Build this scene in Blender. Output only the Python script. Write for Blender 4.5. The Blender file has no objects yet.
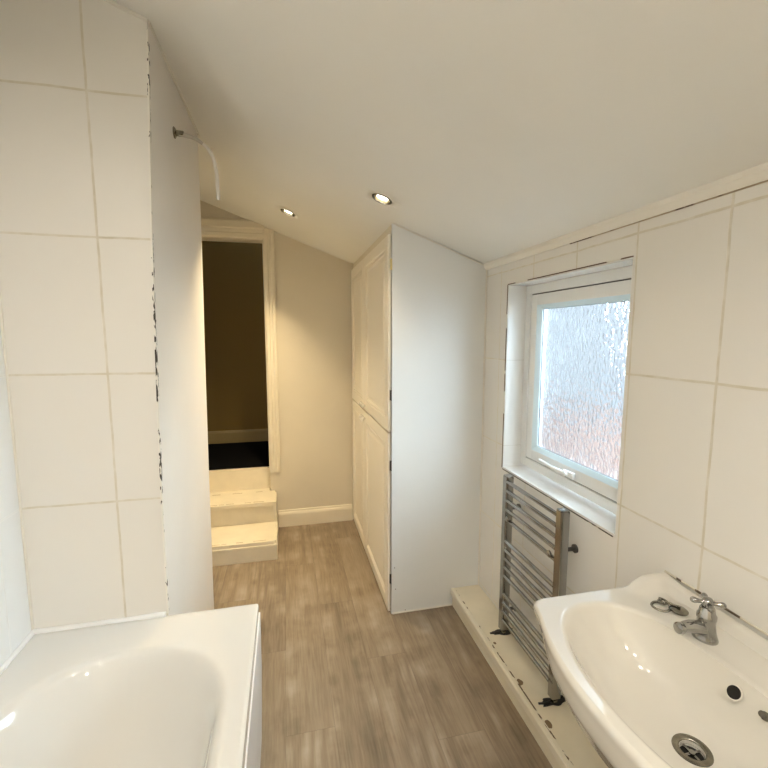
import bpy, bmesh, math, random
from mathutils import Vector, Matrix, noise
random.seed(7)
PI = math.pi
sc = bpy.context.scene
COL = sc.collection

# ------------------------------------------------------------------ camera, world, lights, exposure
F = 427.0
pitch = math.atan2(49, F)
cam_d = bpy.data.cameras.new('camera'); cam = bpy.data.objects.new('camera', cam_d); COL.objects.link(cam)
cam_d.lens = F / 768 * 36; cam_d.sensor_width = 36; cam_d.clip_start = 0.02
yaw = math.atan2(99, math.hypot(F, 49))
cam.location = (0, 0, 1.5)
cam.rotation_euler = (PI/2 - pitch, 0, -yaw)
sc.camera = cam

w = bpy.data.worlds.new('sky'); sc.world = w; w.use_nodes = True
bg = w.node_tree.nodes['Background']
bg.inputs[0].default_value = (0.80, 0.90, 1.0, 1); bg.inputs[1].default_value = 0.95

sc.view_settings.view_transform = 'Standard'; sc.view_settings.look = 'None'
sc.view_settings.gamma = 1; sc.view_settings.use_curve_mapping = False
sc.view_settings.exposure = 0.46

# daylight coming down between the houses onto the obscured glass
sky = bpy.data.lights.new('daylight', 'AREA'); sky.shape = 'RECTANGLE'; sky.size = 1.5; sky.size_y = 1.3
sky.energy = 330; sky.color = (0.70, 0.86, 1.0)
so = bpy.data.objects.new('daylight', sky); COL.objects.link(so)
so.location = (2.25, 1.20, 1.85)
so.rotation_euler = (Vector((1.13, 1.48, 1.30)) - Vector(so.location)).to_track_quat('-Z', 'Y').to_euler()
so.visible_camera = True

WARM, SOFT = (1.0, 0.79, 0.47), (1.0, 0.94, 0.84)
SPOTS = [  # x, y, power ; the first two are in view, the others are added unseen to brighten the near half
    (0.036, 2.693, 9.5), (0.421, 1.867, 1.3), (0.28, 0.05, 5), (-0.40, 0.05, 5), (0.30, -0.75, 6.5), (-0.30, -0.75, 6.5)]
HALL_POWER = 0.22

# ------------------------------------------------------------------ dimensions
XL, XR = -0.815, 1.03         # left and right wall faces
YB, YF = -1.25, 3.322         # wall behind the camera, far wall
YT, YP = 1.50, 2.35           # tiled face of the boxed-in wall and its far end
XC, YC = 0.523, 2.09          # cupboard corner
ZL = 0.10                     # pipe boxing
def sstep(a, b, x):
    t = max(0, min(1, (x - a) / (b - a))); return t*t*(3 - 2*t)
def ceil_z(x, y):             # lean-to ceiling, bellied a little above the boxed-in wall
    z = 2.043 - 0.366*(x - 0.523)
    z += 0.055 * sstep(-0.02, -0.36, x) * sstep(3.1, 2.3, y)
    return z

# ------------------------------------------------------------------ materials
def mat(name, col, rough=0.5, metal=0.0, coat=0.0, spec=0.5, bump=None, var=None):
    m = bpy.data.materials.new(name); m.use_nodes = True
    nt = m.node_tree; b = nt.nodes['Principled BSDF']
    b.inputs['Base Color'].default_value = (*col, 1); b.inputs['Roughness'].default_value = rough
    b.inputs['Metallic'].default_value = metal; b.inputs['Coat Weight'].default_value = coat
    b.inputs['Coat Roughness'].default_value = 0.05
    b.inputs['Specular IOR Level'].default_value = spec
    tc = nt.nodes.new('ShaderNodeTexCoord')
    if var:   # (scale, amount) gentle tone variation
        n = nt.nodes.new('ShaderNodeTexNoise'); n.inputs['Scale'].default_value = var[0]; n.inputs['Detail'].default_value = 4
        nt.links.new(tc.outputs['Object'], n.inputs['Vector'])
        r = nt.nodes.new('ShaderNodeMapRange'); r.inputs[1].default_value = .3; r.inputs[2].default_value = .7
        r.inputs[3].default_value = 1 - var[1]; r.inputs[4].default_value = 1.0
        nt.links.new(n.outputs[0], r.inputs[0])
        x = nt.nodes.new('ShaderNodeVectorMath'); x.operation = 'SCALE'; x.inputs[0].default_value = col
        nt.links.new(r.outputs[0], x.inputs['Scale']); nt.links.new(x.outputs[0], b.inputs['Base Color'])
    if bump:  # (scale, strength)
        n = nt.nodes.new('ShaderNodeTexNoise'); n.inputs['Scale'].default_value = bump[0]; n.inputs['Detail'].default_value = 3
        nt.links.new(tc.outputs['Object'], n.inputs['Vector'])
        bp = nt.nodes.new('ShaderNodeBump'); bp.inputs['Strength'].default_value = bump[1]; bp.inputs['Distance'].default_value = .004
        nt.links.new(n.outputs[0], bp.inputs['Height']); nt.links.new(bp.outputs[0], b.inputs['Normal'])
    return m

class NT:
    def __init__(s, m): s.t = m.node_tree
    def n(s, kind, **k):
        o = s.t.nodes.new(kind)
        for a, v in k.items(): setattr(o, a, v)
        return o
    def l(s, a, b): s.t.links.new(a, b)
    def math(s, op, a, b=None, c=None, clamp=False):
        o = s.t.nodes.new('ShaderNodeMath'); o.operation = op; o.use_clamp = clamp
        for i, v in enumerate((a, b, c)):
            if v is None: continue
            if isinstance(v, (int, float)): o.inputs[i].default_value = v
            else: s.l(v, o.inputs[i])
        return o.outputs[0]

def tile_mat(name, col, grout, h_axis, h0, hp, v0, vp, width=0.0046, rough=0.22):
    """large glazed tiles: vertical joints every hp along h_axis, level joints every vp in z"""
    m = mat(name, col, rough); q = NT(m); b = m.node_tree.nodes['Principled BSDF']
    tc = q.n('ShaderNodeTexCoord'); sp = q.n('ShaderNodeSeparateXYZ'); q.l(tc.outputs['Object'], sp.inputs[0])
    wob = q.n('ShaderNodeTexNoise'); wob.inputs['Scale'].default_value = 9; wob.inputs['Detail'].default_value = 3
    q.l(tc.outputs['Object'], wob.inputs['Vector'])
    wv = q.math('MULTIPLY', q.math('SUBTRACT', wob.outputs[0], .5), .006)
    def joint(coord, o, p):
        t = q.math('ADD', q.math('SUBTRACT', coord, o), wv)
        return q.math('ABSOLUTE', q.math('SUBTRACT', q.math('PINGPONG', t, p/2), 0.0))
    dv = joint(sp.outputs[2], v0, vp)
    if h_axis is None: d = dv
    else:
        dh = joint(sp.outputs[h_axis], h0, hp)
        d = q.math('MINIMUM', dh, dv)
    mr = q.n('ShaderNodeMapRange'); mr.interpolation_type = 'SMOOTHSTEP'
    mr.inputs[1].default_value = width*.5; mr.inputs[2].default_value = width
    mr.inputs[3].default_value = 1; mr.inputs[4].default_value = 0
    q.l(d, mr.inputs[0])
    # worn grout: thickness and tone change along the joint
    n2 = q.n('ShaderNodeTexNoise'); n2.inputs['Scale'].default_value = 25; n2.inputs['Detail'].default_value = 4
    q.l(tc.outputs['Object'], n2.inputs['Vector'])
    k = q.n('ShaderNodeMapRange'); k.inputs[1].default_value = .25; k.inputs[2].default_value = .6
    k.inputs[3].default_value = .45; k.inputs[4].default_value = 1.0; q.l(n2.outputs[0], k.inputs[0])
    fac = q.math('MULTIPLY', mr.outputs[0], k.outputs[0])
    mx = q.n('ShaderNodeMix', data_type='RGBA'); q.l(fac, mx.inputs[0])
    mx.inputs[6].default_value = (*col, 1); mx.inputs[7].default_value = (*grout, 1)
    q.l(mx.outputs[2], b.inputs['Base Color'])
    rr = q.math('ADD', q.math('MULTIPLY', mr.outputs[0], .5), rough); q.l(rr, b.inputs['Roughness'])
    n3 = q.n('ShaderNodeTexNoise'); n3.inputs['Scale'].default_value = 3.5; n3.inputs['Detail'].default_value = 1
    q.l(tc.outputs['Object'], n3.inputs['Vector'])
    hgt = q.math('ADD', q.math('MULTIPLY', mr.outputs[0], -.35), n3.outputs[0])
    bp = q.n('ShaderNodeBump'); bp.inputs['Strength'].default_value = .35; bp.inputs['Distance'].default_value = .004
    q.l(hgt, bp.inputs['Height']); q.l(bp.outputs[0], b.inputs['Normal'])
    return m

TILE = (0.80, 0.77, 0.715); GROUT = (0.64, 0.585, 0.47)
M = {}
M['tile_left'] = tile_mat('cream wall tiles bath end', TILE, GROUT, 0, -0.545, 0.275, 0.964, 0.415)
M['tile_right'] = tile_mat('cream wall tiles window side', TILE, GROUT, 1, 0.832, 0.275, 0.96, 0.42)
M['tile_plain'] = tile_mat('cream wall tiles long wall', (0.84, 0.84, 0.82), (0.76, 0.75, 0.72), 1, 0.56, 0.275, 0.964, 0.415)
M['tile_reveal'] = tile_mat('white tiles in reveal', (0.84, 0.83, 0.80), (0.62, 0.6, 0.55), None, 0, 1, 0.96, 0.42, .002)
M['white_wall'] = mat('painted boxed-in wall', (0.78, 0.75, 0.70), 0.45, bump=(30, .15), var=(2.5, .05))
M['ceiling'] = mat('ceiling paint', (0.84, 0.82, 0.765), 0.85, bump=(60, .1), var=(1.6, .05))
M['far_wall'] = mat('far wall magnolia paint', (0.71, 0.645, 0.52), 0.75, bump=(40, .15), var=(3, .05))
M['panel_white'] = mat('cupboard side paint', (0.80, 0.80, 0.775), 0.42, bump=(18, .12), var=(2.2, .04))
M['cream_gloss'] = mat('cream gloss woodwork', (0.80, 0.73, 0.59), 0.3, bump=(25, .12), var=(9, .06))
M['step_paint'] = mat('worn cream step paint', (0.80, 0.72, 0.56), 0.35, bump=(25, .2), var=(7, .12))
M['door_cream'] = mat('cream cupboard doors', (0.82, 0.76, 0.65), 0.38)
M['upvc'] = mat('white window plastic', (0.82, 0.83, 0.82), 0.25)
M['gasket'] = mat('dark window gasket', (0.04, 0.04, 0.04), 0.6)
M['spacer'] = mat('pale blue glazing edge', (0.62, 0.74, 0.78), 0.35)
M['ceramic'] = mat('white sanitaryware', (0.75, 0.715, 0.64), 0.08, coat=0.6)
M['acrylic'] = mat('white bath acrylic', (0.70, 0.685, 0.645), 0.06, coat=0.5)
M['bath_panel'] = mat('white bath panel', (0.84, 0.85, 0.86), 0.25)
M['chrome'] = mat('chrome', (0.36, 0.355, 0.34), 0.11, metal=1)
M['chrome_worn'] = mat('tarnished chrome', (0.32, 0.30, 0.25), 0.22, metal=1, var=(60, .4))
M['black'] = mat('black plastic', (0.012, 0.011, 0.01), 0.35)
M['void'] = mat('dark hole', (0.01, 0.008, 0.006), 0.9)
M['brown_bare'] = mat('bare chipped wood', (0.20, 0.13, 0.07), 0.8)
M['brass'] = mat('brass hinge', (0.75, 0.62, 0.30), 0.3, metal=.8)
M['dark_steel'] = mat('dark hinge steel', (0.10, 0.09, 0.08), 0.4, metal=.8)
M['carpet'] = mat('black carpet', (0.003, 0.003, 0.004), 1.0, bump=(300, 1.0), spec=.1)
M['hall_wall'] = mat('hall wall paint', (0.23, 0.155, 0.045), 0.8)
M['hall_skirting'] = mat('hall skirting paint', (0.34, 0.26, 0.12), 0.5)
M['hose'] = mat('white flexible pipe', (0.80, 0.78, 0.73), 0.4)
M['seal'] = mat('white sealant', (0.86, 0.86, 0.84), 0.3)
M['caulk'] = mat('painted edge bead', (0.80, 0.76, 0.68), 0.5, bump=(80, .5))

def chipped(name, base, thr, scale=(60, 60, 16), dark=(0.035, 0.027, 0.018)):
    """old edging: dark chips where the paint and grout have broken away"""
    m = mat(name, base, .6); q = NT(m); b = m.node_tree.nodes['Principled BSDF']
    tc = q.n('ShaderNodeTexCoord'); mp = q.n('ShaderNodeMapping'); mp.inputs['Scale'].default_value = scale
    q.l(tc.outputs['Object'], mp.inputs[0])
    n = q.n('ShaderNodeTexNoise'); n.inputs['Scale'].default_value = 1; n.inputs['Detail'].default_value = 3
    q.l(mp.outputs[0], n.inputs['Vector'])
    n2 = q.n('ShaderNodeTexNoise'); n2.inputs['Scale'].default_value = 3.2; q.l(tc.outputs['Object'], n2.inputs['Vector'])
    s = q.math('ADD', n.outputs[0], q.math('MULTIPLY', n2.outputs[0], .8))
    r = q.n('ShaderNodeMapRange'); r.inputs[1].default_value = thr; r.inputs[2].default_value = thr+.03; q.l(s, r.inputs[0])
    mx = q.n('ShaderNodeMix', data_type='RGBA'); q.l(r.outputs[0], mx.inputs[0])
    mx.inputs[6].default_value = (*base, 1); mx.inputs[7].default_value = (*dark, 1)
    q.l(mx.outputs[2], b.inputs['Base Color']); return m
M['chip_corner'] = chipped('chipped tile corner', (0.80, 0.77, 0.70), .95, (90, 90, 34))
M['chip_window'] = chipped('broken grout at reveal', (0.72, 0.68, 0.6), .84, (9, 9, 12), (.12, .07, .04))
M['chip_bead'] = chipped('cracked ceiling bead', (0.78, 0.75, 0.68), 1.07, (14, 14, 14))
M['chip_seal'] = chipped('old basin sealant', (0.70, 0.64, 0.52), 1.04, (30, 30, 30), (.10, .07, .04))
M['chip_boxing'] = chipped('chipped boxing edge', (0.74, 0.67, 0.53), .93, (50, 26, 50), (0.12, 0.075, 0.035))

def floor_mat():
    m = mat('weathered oak planks', (0.3, 0.24, 0.18), .42); q = NT(m); b = m.node_tree.nodes['Principled BSDF']
    tc = q.n('ShaderNodeTexCoord'); sp = q.n('ShaderNodeSeparateXYZ'); q.l(tc.outputs['Object'], sp.inputs[0])
    W, L = 0.185, 1.22
    xs = q.math('DIVIDE', q.math('ADD', sp.outputs[0], 5.03), W); col = q.math('FLOOR', xs)
    off = q.math('MULTIPLY', q.math('FRACT', q.math('MULTIPLY', col, .3719)), L)
    ys = q.math('DIVIDE', q.math('ADD', q.math('ADD', sp.outputs[1], 7), off), L); row = q.math('FLOOR', ys)
    cid = q.n('ShaderNodeCombineXYZ'); q.l(col, cid.inputs[0]); q.l(row, cid.inputs[1])
    wn = q.n('ShaderNodeTexWhiteNoise', noise_dimensions='3D'); q.l(cid.outputs[0], wn.inputs['Vector'])
    # grain coordinates: stretched along the plank and shifted per plank
    gv = q.n('ShaderNodeVectorMath', operation='MULTIPLY_ADD'); gv.inputs[1].default_value = (20, 1.3, 1)
    q.l(tc.outputs['Object'], gv.inputs[0])
    sh = q.n('ShaderNodeVectorMath', operation='SCALE'); sh.inputs['Scale'].default_value = 40; q.l(wn.outputs['Color'], sh.inputs[0])
    q.l(sh.outputs[0], gv.inputs[2])
    g = q.n('ShaderNodeTexNoise'); g.inputs['Scale'].default_value = 1; g.inputs['Detail'].default_value = 7; g.inputs['Roughness'].default_value = .62
    q.l(gv.outputs[0], g.inputs['Vector'])
    gf = q.n('ShaderNodeVectorMath', operation='MULTIPLY'); gf.inputs[1].default_value = (5, 5, 1); q.l(gv.outputs[0], gf.inputs[0])
    fine = q.n('ShaderNodeTexNoise'); fine.inputs['Scale'].default_value = 1.2; fine.inputs['Detail'].default_value = 3; q.l(gf.outputs[0], fine.inputs['Vector'])
    # cathedral figure
    cv = q.n('ShaderNodeVectorMath', operation='MULTIPLY'); cv.inputs[1].default_value = (.25, .42, 1); q.l(gv.outputs[0], cv.inputs[0])
    wv = q.n('ShaderNodeTexNoise'); wv.inputs['Scale'].default_value = .45; wv.inputs['Detail'].default_value = 1; q.l(cv.outputs[0], wv.inputs['Vector'])
    rings = q.math('SINE', q.math('MULTIPLY', wv.outputs[0], 110))
    blot = q.n('ShaderNodeTexNoise'); blot.inputs['Scale'].default_value = 5.5; blot.inputs['Detail'].default_value = 4; q.l(tc.outputs['Object'], blot.inputs['Vector'])
    s = q.math('ADD', q.math('MULTIPLY', g.outputs[0], .28), q.math('MULTIPLY', fine.outputs[0], .20))
    fig = q.math('MULTIPLY', q.math('SUBTRACT', blot.outputs[0], .42, clamp=True), .34)
    s = q.math('ADD', s, q.math('MULTIPLY', rings, fig))
    s = q.math('ADD', s, q.math('MULTIPLY', blot.outputs[0], .34))
    s = q.math('ADD', s, q.math('MULTIPLY', q.math('SUBTRACT', wn.outputs['Value'], .5), .045))
    cr = q.n('ShaderNodeValToRGB'); q.l(s, cr.inputs[0])
    e = cr.color_ramp.elements; e[0].position = .24; e[0].color = (.115, .082, .052, 1); e[1].position = .58; e[1].color = (.39, .32, .245, 1)
    k = e.new(.41); k.color = (.265, .203, .138, 1)
    fx = q.math('MULTIPLY', q.math('PINGPONG', xs, .5), W); fy = q.math('MULTIPLY', q.math('PINGPONG', ys, .5), L)
    d = q.math('MINIMUM', fx, fy)
    mr = q.n('ShaderNodeMapRange'); mr.inputs[1].default_value = .0004; mr.inputs[2].default_value = .0018; mr.inputs[3].default_value = .78; mr.inputs[4].default_value = 1
    q.l(d, mr.inputs[0])
    sc_ = q.n('ShaderNodeVectorMath', operation='SCALE'); q.l(cr.outputs[0], sc_.inputs[0]); q.l(mr.outputs[0], sc_.inputs['Scale'])
    q.l(sc_.outputs[0], b.inputs['Base Color'])
    bp = q.n('ShaderNodeBump'); bp.inputs['Strength'].default_value = .25; bp.inputs['Distance'].default_value = .002
    q.l(q.math('ADD', s, mr.outputs[0]), bp.inputs['Height']); q.l(bp.outputs[0], b.inputs['Normal'])
    rg = q.math('ADD', q.math('MULTIPLY', g.outputs[0], .25), .33); q.l(rg, b.inputs['Roughness'])
    return m
M['floor'] = floor_mat()

def glass_mat():
    m = bpy.data.materials.new('obscured ripple glass'); m.use_nodes = True; q = NT(m); t = m.node_tree
    t.nodes.remove(t.nodes['Principled BSDF']); out = t.nodes['Material Output']
    tc = q.n('ShaderNodeTexCoord'); mp = q.n('ShaderNodeMapping'); mp.inputs['Scale'].default_value = (1, 1, .6)
    q.l(tc.outputs['Object'], mp.inputs[0])
    nz = q.n('ShaderNodeTexNoise'); nz.inputs['Scale'].default_value = 34; nz.inputs['Detail'].default_value = 1
    q.l(mp.outputs[0], nz.inputs['Vector'])
    ad = q.n('ShaderNodeVectorMath', operation='MULTIPLY_ADD'); ad.inputs[1].default_value = (.02, .02, .02)
    q.l(nz.outputs['Color'], ad.inputs[0]); q.l(mp.outputs[0], ad.inputs[2])
    v = q.n('ShaderNodeTexVoronoi', feature='SMOOTH_F1'); v.inputs['Scale'].default_value = 70; v.inputs['Smoothness'].default_value = .6
    q.l(ad.outputs[0], v.inputs['Vector'])
    bp = q.n('ShaderNodeBump'); bp.inputs['Strength'].default_value = 1.0; bp.inputs['Distance'].default_value = .006
    q.l(v.outputs[0], bp.inputs['Height'])
    gl = q.n('ShaderNodeBsdfGlass'); gl.inputs['Color'].default_value = (.62, .64, .65, 1); gl.inputs['Roughness'].default_value = .10; gl.inputs['IOR'].default_value = 1.45
    q.l(bp.outputs[0], gl.inputs['Normal'])
    tl = q.n('ShaderNodeBsdfTranslucent'); tl.inputs['Color'].default_value = (.95, .96, .97, 1); q.l(bp.outputs[0], tl.inputs['Normal'])
    tr = q.n('ShaderNodeBsdfTransparent'); tr.inputs['Color'].default_value = (.95, .97, .97, 1)
    m1 = q.n('ShaderNodeMixShader'); m1.inputs[0].default_value = .02; q.l(gl.outputs[0], m1.inputs[1]); q.l(tl.outputs[0], m1.inputs[2])
    m2 = q.n('ShaderNodeMixShader'); m2.inputs[0].default_value = .22; q.l(m1.outputs[0], m2.inputs[1]); q.l(tr.outputs[0], m2.inputs[2])
    q.l(m2.outputs[0], out.inputs[0]); return m
M['glass'] = glass_mat()

def brick_mat():
    m = mat('red brick', (.4, .15, .1), .9); q = NT(m); b = m.node_tree.nodes['Principled BSDF']
    tc = q.n('ShaderNodeTexCoord'); sp = q.n('ShaderNodeSeparateXYZ'); q.l(tc.outputs['Object'], sp.inputs[0])
    cb = q.n('ShaderNodeCombineXYZ'); q.l(sp.outputs[1], cb.inputs[0]); q.l(sp.outputs[2], cb.inputs[1])
    br = q.n('ShaderNodeTexBrick'); br.inputs['Scale'].default_value = 4.5; q.l(cb.outputs[0], br.inputs['Vector'])
    br.inputs['Color1'].default_value = (.70, .36, .25, 1); br.inputs['Color2'].default_value = (.60, .30, .21, 1); br.inputs['Mortar'].default_value = (.6, .55, .5, 1)
    q.l(br.outputs[0], b.inputs['Base Color']); return m
M['brick'] = brick_mat()
M['bulb'] = mat('lit lamp face', (1, .95, .85), .3)
M['bulb'].node_tree.nodes['Principled BSDF'].inputs['Emission Color'].default_value = (1, .93, .78, 1)
M['bulb'].node_tree.nodes['Principled BSDF'].inputs['Emission Strength'].default_value = 12

# ------------------------------------------------------------------ mesh helpers
class MB:
    def __init__(s): s.bm = bmesh.new()
    def merge(s, o):
        me = bpy.data.meshes.new('tmp'); o.to_mesh(me); s.bm.from_mesh(me); bpy.data.meshes.remove(me); o.free(); return s
    def box(s, x0, x1, y0, y1, z0, z1, bev=0.0, seg=2):
        b = bmesh.new()
        bmesh.ops.create_cube(b, size=1)
        for v in b.verts:
            v.co = Vector(((x0+x1)/2 + v.co.x*(x1-x0), (y0+y1)/2 + v.co.y*(y1-y0), (z0+z1)/2 + v.co.z*(z1-z0)))
        if bev: bmesh.ops.bevel(b, geom=list(b.edges), offset=bev, segments=seg, profile=.6, affect='EDGES')
        return s.merge(b)
    def hexa(s, pts):        # 4 bottom points then 4 top points
        v = [s.bm.verts.new(p) for p in pts]
        for f in ((3,2,1,0),(4,5,6,7),(0,1,5,4),(1,2,6,5),(2,3,7,6),(3,0,4,7)): s.bm.faces.new([v[i] for i in f])
        return s
    def prism(s, prof, axis, a, b):
        """prof: closed 2D profile; axis 'y': (x,z) pairs swept y=a..b ; 'x': (y,z) ; 'z': (x,y)"""
        def P(p, t): return {'y': (p[0], t, p[1]), 'x': (t, p[0], p[1]), 'z': (p[0], p[1], t)}[axis]
        A = [s.bm.verts.new(P(p, a)) for p in prof]; B = [s.bm.verts.new(P(p, b)) for p in prof]
        n = len(prof)
        for i in range(n): s.bm.faces.new((A[i], A[(i+1) % n], B[(i+1) % n], B[i]))
        s.bm.faces.new(list(reversed(A))); s.bm.faces.new(B); return s
    def tube(s, pts, r, n=14, caps=True):
        pts = [Vector(p) for p in pts]; rs = r if isinstance(r, (list, tuple)) else [r]*len(pts)
        rings = []; up = None
        for i, p in enumerate(pts):
            d = (pts[min(i+1, len(pts)-1)] - pts[max(i-1, 0)]).normalized()
            if up is None: up = d.orthogonal().normalized()
            up = (up - d*up.dot(d)).normalized(); sd = d.cross(up)
            rings.append([s.bm.verts.new(p + (up*math.cos(2*PI*k/n) + sd*math.sin(2*PI*k/n))*rs[i]) for k in range(n)])
        for a, b in zip(rings, rings[1:]):
            for k in range(n): s.bm.faces.new((a[k], a[(k+1) % n], b[(k+1) % n], b[k]))
        if caps: s.bm.faces.new(list(reversed(rings[0]))); s.bm.faces.new(rings[-1])
        return s
    def lathe(s, prof, c, axis=(0, 0, 1), n=28, capa=True, capb=True, sx=1, sy=1):
        """prof: (radius, height) pairs about axis through c"""
        q = Vector((0, 0, 1)).rotation_difference(Vector(axis).normalized()); c = Vector(c); rings = []
        for r, h in prof:
            rings.append([s.bm.verts.new(c + q @ Vector((r*sx*math.cos(2*PI*k/n), r*sy*math.sin(2*PI*k/n), h))) for k in range(n)])
        for a, b in zip(rings, rings[1:]):
            for k in range(n): s.bm.faces.new((a[k], a[(k+1) % n], b[(k+1) % n], b[k]))
        if capa: s.bm.faces.new(list(reversed(rings[0])))
        if capb: s.bm.faces.new(rings[-1])
        return s
    def rings(s, rr, cap0=False, cap1=False):
        R = [[s.bm.verts.new(p) for p in r] for r in rr]; n = len(rr[0])
        for a, b in zip(R, R[1:]):
            for k in range(n): s.bm.faces.new((a[k], a[(k+1) % n], b[(k+1) % n], b[k]))
        if cap0: s.bm.faces.new(list(reversed(R[0])))
        if cap1: s.bm.faces.new(R[-1])
        return s
    def build(s, name, m, parent=None, smooth=None):
        org = Vector((0, 0, 0)); p = parent
        while p: org += p.location; p = p.parent
        me = bpy.data.meshes.new(name)
        for v in s.bm.verts: v.co -= org
        bmesh.ops.recalc_face_normals(s.bm, faces=s.bm.faces)
        s.bm.to_mesh(me); s.bm.free()
        me.materials.append(m)
        if smooth is not None:
            for f in me.polygons: f.use_smooth = True
            me.set_sharp_from_angle(angle=math.radians(smooth))
        o = bpy.data.objects.new(name, me); COL.objects.link(o); o.parent = parent
        return o

def thing(name, label, cat, loc, group=None):
    o = bpy.data.objects.new(name, None); COL.objects.link(o); o.location = loc; o.empty_display_size = .05
    o['label'] = label; o['category'] = cat
    if group: o['group'] = group
    return o
def tag(o, label, cat): o['label'] = label; o['category'] = cat; return o
def struct(o, label=None):
    o['kind'] = 'structure'
    if label: o['label'] = label
    return o

# ------------------------------------------------------------------ floor, walls, ceiling
b = MB(); b.box(XL-.1, XR+.1, YB-.1, YF+.02, -.06, 0)
struct(b.build('floor', M['floor']), 'grey-brown oak plank floor')

# ceiling: a slab laid to ceil_z, with round holes for the recessed lamps cut by a grid that skips them
SP = [(x, y) for x, y, _ in SPOTS]
RH = 0.040
def ceiling():
    bm = bmesh.new()
    xs = [XL-.12 + i*(XR+.12-XL+.12)/52 for i in range(53)]; ys = [YB-.1 + i*(YF+.1-YB+.1)/110 for i in range(111)]
    low = {}
    for i, x in enumerate(xs):
        for j, y in enumerate(ys): low[i, j] = bm.verts.new((x, y, ceil_z(x, y)))
    for i in range(52):
        for j in range(110): bm.faces.new((low[i, j], low[i, j+1], low[i+1, j+1], low[i+1, j]))
    # around each lamp: remove the faces near it, bridge to a circle
    for cx, cy in SP:
        kill = [f for f in bm.faces if (Vector(f.calc_center_median()[:2]) - Vector((cx, cy))).length < .085]
        bmesh.ops.delete(bm, geom=kill, context='FACES')
        bm.verts.ensure_lookup_table()
        edges = [e for e in bm.edges if e.is_boundary and ((e.verts[0].co + e.verts[1].co)/2 - Vector((cx, cy, ceil_z(cx, cy)))).length < .16]
        loop = []; vs = {v for e in edges for v in e.verts}
        vs = sorted(vs, key=lambda v: math.atan2(v.co.y-cy, v.co.x-cx)); n = len(vs)
        circ = []
        for v in vs:
            a = math.atan2(v.co.y-cy, v.co.x-cx); x, y = cx+RH*math.cos(a), cy+RH*math.sin(a)
            circ.append(bm.verts.new((x, y, ceil_z(x, y))))
        for k in range(n): bm.faces.new((vs[k], vs[(k+1) % n], circ[(k+1) % n], circ[k]))
    me = bpy.data.meshes.new('ceiling'); bmesh.ops.recalc_face_normals(bm, faces=bm.faces); bm.to_mesh(me); bm.free()
    me.materials.append(M['ceiling'])
    for f in me.polygons: f.use_smooth = True
    o = bpy.data.objects.new('ceiling', me); COL.objects.link(o)
    md = o.modifiers.new('thickness', 'SOLIDIFY'); md.thickness = .012; md.offset = 1
    if sum(f.normal.z for f in me.polygons) < 0: md.offset = -1
    return o
struct(ceiling(), 'sloping off-white ceiling')
b = MB(); b.hexa([(XL-.2, YB-.2, 2.72), (XR+.2, YB-.2, 2.1), (XR+.2, YF+.1, 2.1), (XL-.2, YF+.1, 2.72),
                  (XL-.2, YB-.2, 2.76), (XR+.2, YB-.2, 2.14), (XR+.2, YF+.1, 2.14), (XL-.2, YF+.1, 2.76)])
struct(b.build('trim_roof', M['void']))

def wall_poly(name, m, prof, axis, a, c, label=None):
    b = MB(); b.prism(prof, axis, a, c); return struct(b.build(name, m), label)
wall_poly('wall_left', M['tile_plain'], [(YB-.1, 0), (YF+.1, 0), (YF+.1, 2.7), (YB-.1, 2.7)], 'x', XL-.1, XL, 'long tiled wall beside the bath')
wall_poly('wall_back', M['far_wall'], [(XL, 0), (XR, 0), (XR, 1.95), (XL, 2.62)], 'y', YB-.1, YB)
# right wall with the window opening
WY0, WY1, WZ0, WZ1 = 1.12, 1.865, 0.85, 1.735
b = MB(); T = 0.165
b.box(XR, XR+T, YB-.1, YF+.1, -.05, WZ0-.004); b.box(XR, XR+T, YB-.1, YF+.1, WZ1, 1.95)
b.box(XR, XR+T, YB-.1, WY0, WZ0-.004, WZ1); b.box(XR, XR+T, WY1, YF+.1, WZ0-.004, WZ1)
struct(b.build('wall_right', M['tile_right']), 'tiled wall with the window')
b = MB(); b.box(XR+.001, XR+.12, WY1-.004, WY1+.003, WZ0, WZ1)
b.box(XR+.001, XR+.12, WY0-.003, WY0+.004, WZ0, WZ1); b.box(XR+.001, XR+.12, WY0, WY1, WZ1-.006, WZ1+.002)
struct(b.build('trim_reveal', M['tile_reveal']), 'white tiled sides of the window recess')
# far wall with the raised doorway, right side of the opening at x=-0.14
DX = -0.138; DZ = 2.185; SZ = 0.462
b = MB(); WT = 0.10
b.box(DX, XR, YF, YF+WT, 0, 2.3)
b.prism([(DX, 2.2), (DX, 2.45), (XL-.1, 2.6), (XL-.1, 2.2)], 'y', YF, YF+WT)
struct(b.build('wall_far', M['far_wall']), 'magnolia painted end wall')
# boxed-in wall between bath and steps (out of plumb: leans as old walls do)
near = [(0.0, -.418), (.55, -.414), (.96, -.413), (1.38, -.405), (1.79, -.396), (2.21, -.381), (2.5, -.368)]
far = [(0.0, -.419, 2.35), (.77, -.412, 2.35), (1.3, -.405, 2.35), (1.97, -.390, 2.33), (2.5, -.372, 2.25)]
def lerp(tab, z, k=1):
    for a, c in zip(tab, tab[1:]):
        if z <= c[0]: t = (z-a[0])/(c[0]-a[0]); return a[k] + (c[k]-a[k])*t
    return tab[-1][k]
b = MB(); zs = [i*2.5/20 for i in range(21)]
b.rings([[(XL-.02, YT, z), (lerp(near, z), YT, z), (lerp(far, z), lerp(far, z, 2), z), (XL-.02, lerp(far, z, 2), z)] for z in zs], True, True)
boxed = struct(b.build('wall_inner', M['white_wall']), 'painted boxed-in wall at the end of the bath')
b = MB(); b.rings([[(XL-.01, YT-.006, z), (lerp(near, z)-.001, YT-.006, z), (lerp(near, z)-.001, YT+.002, z), (XL-.01, YT+.002, z)] for z in zs], True, True)
b.build('tile_facing', M['tile_left'], boxed)['label'] = 'cream tiled face at the bath end'
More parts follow.
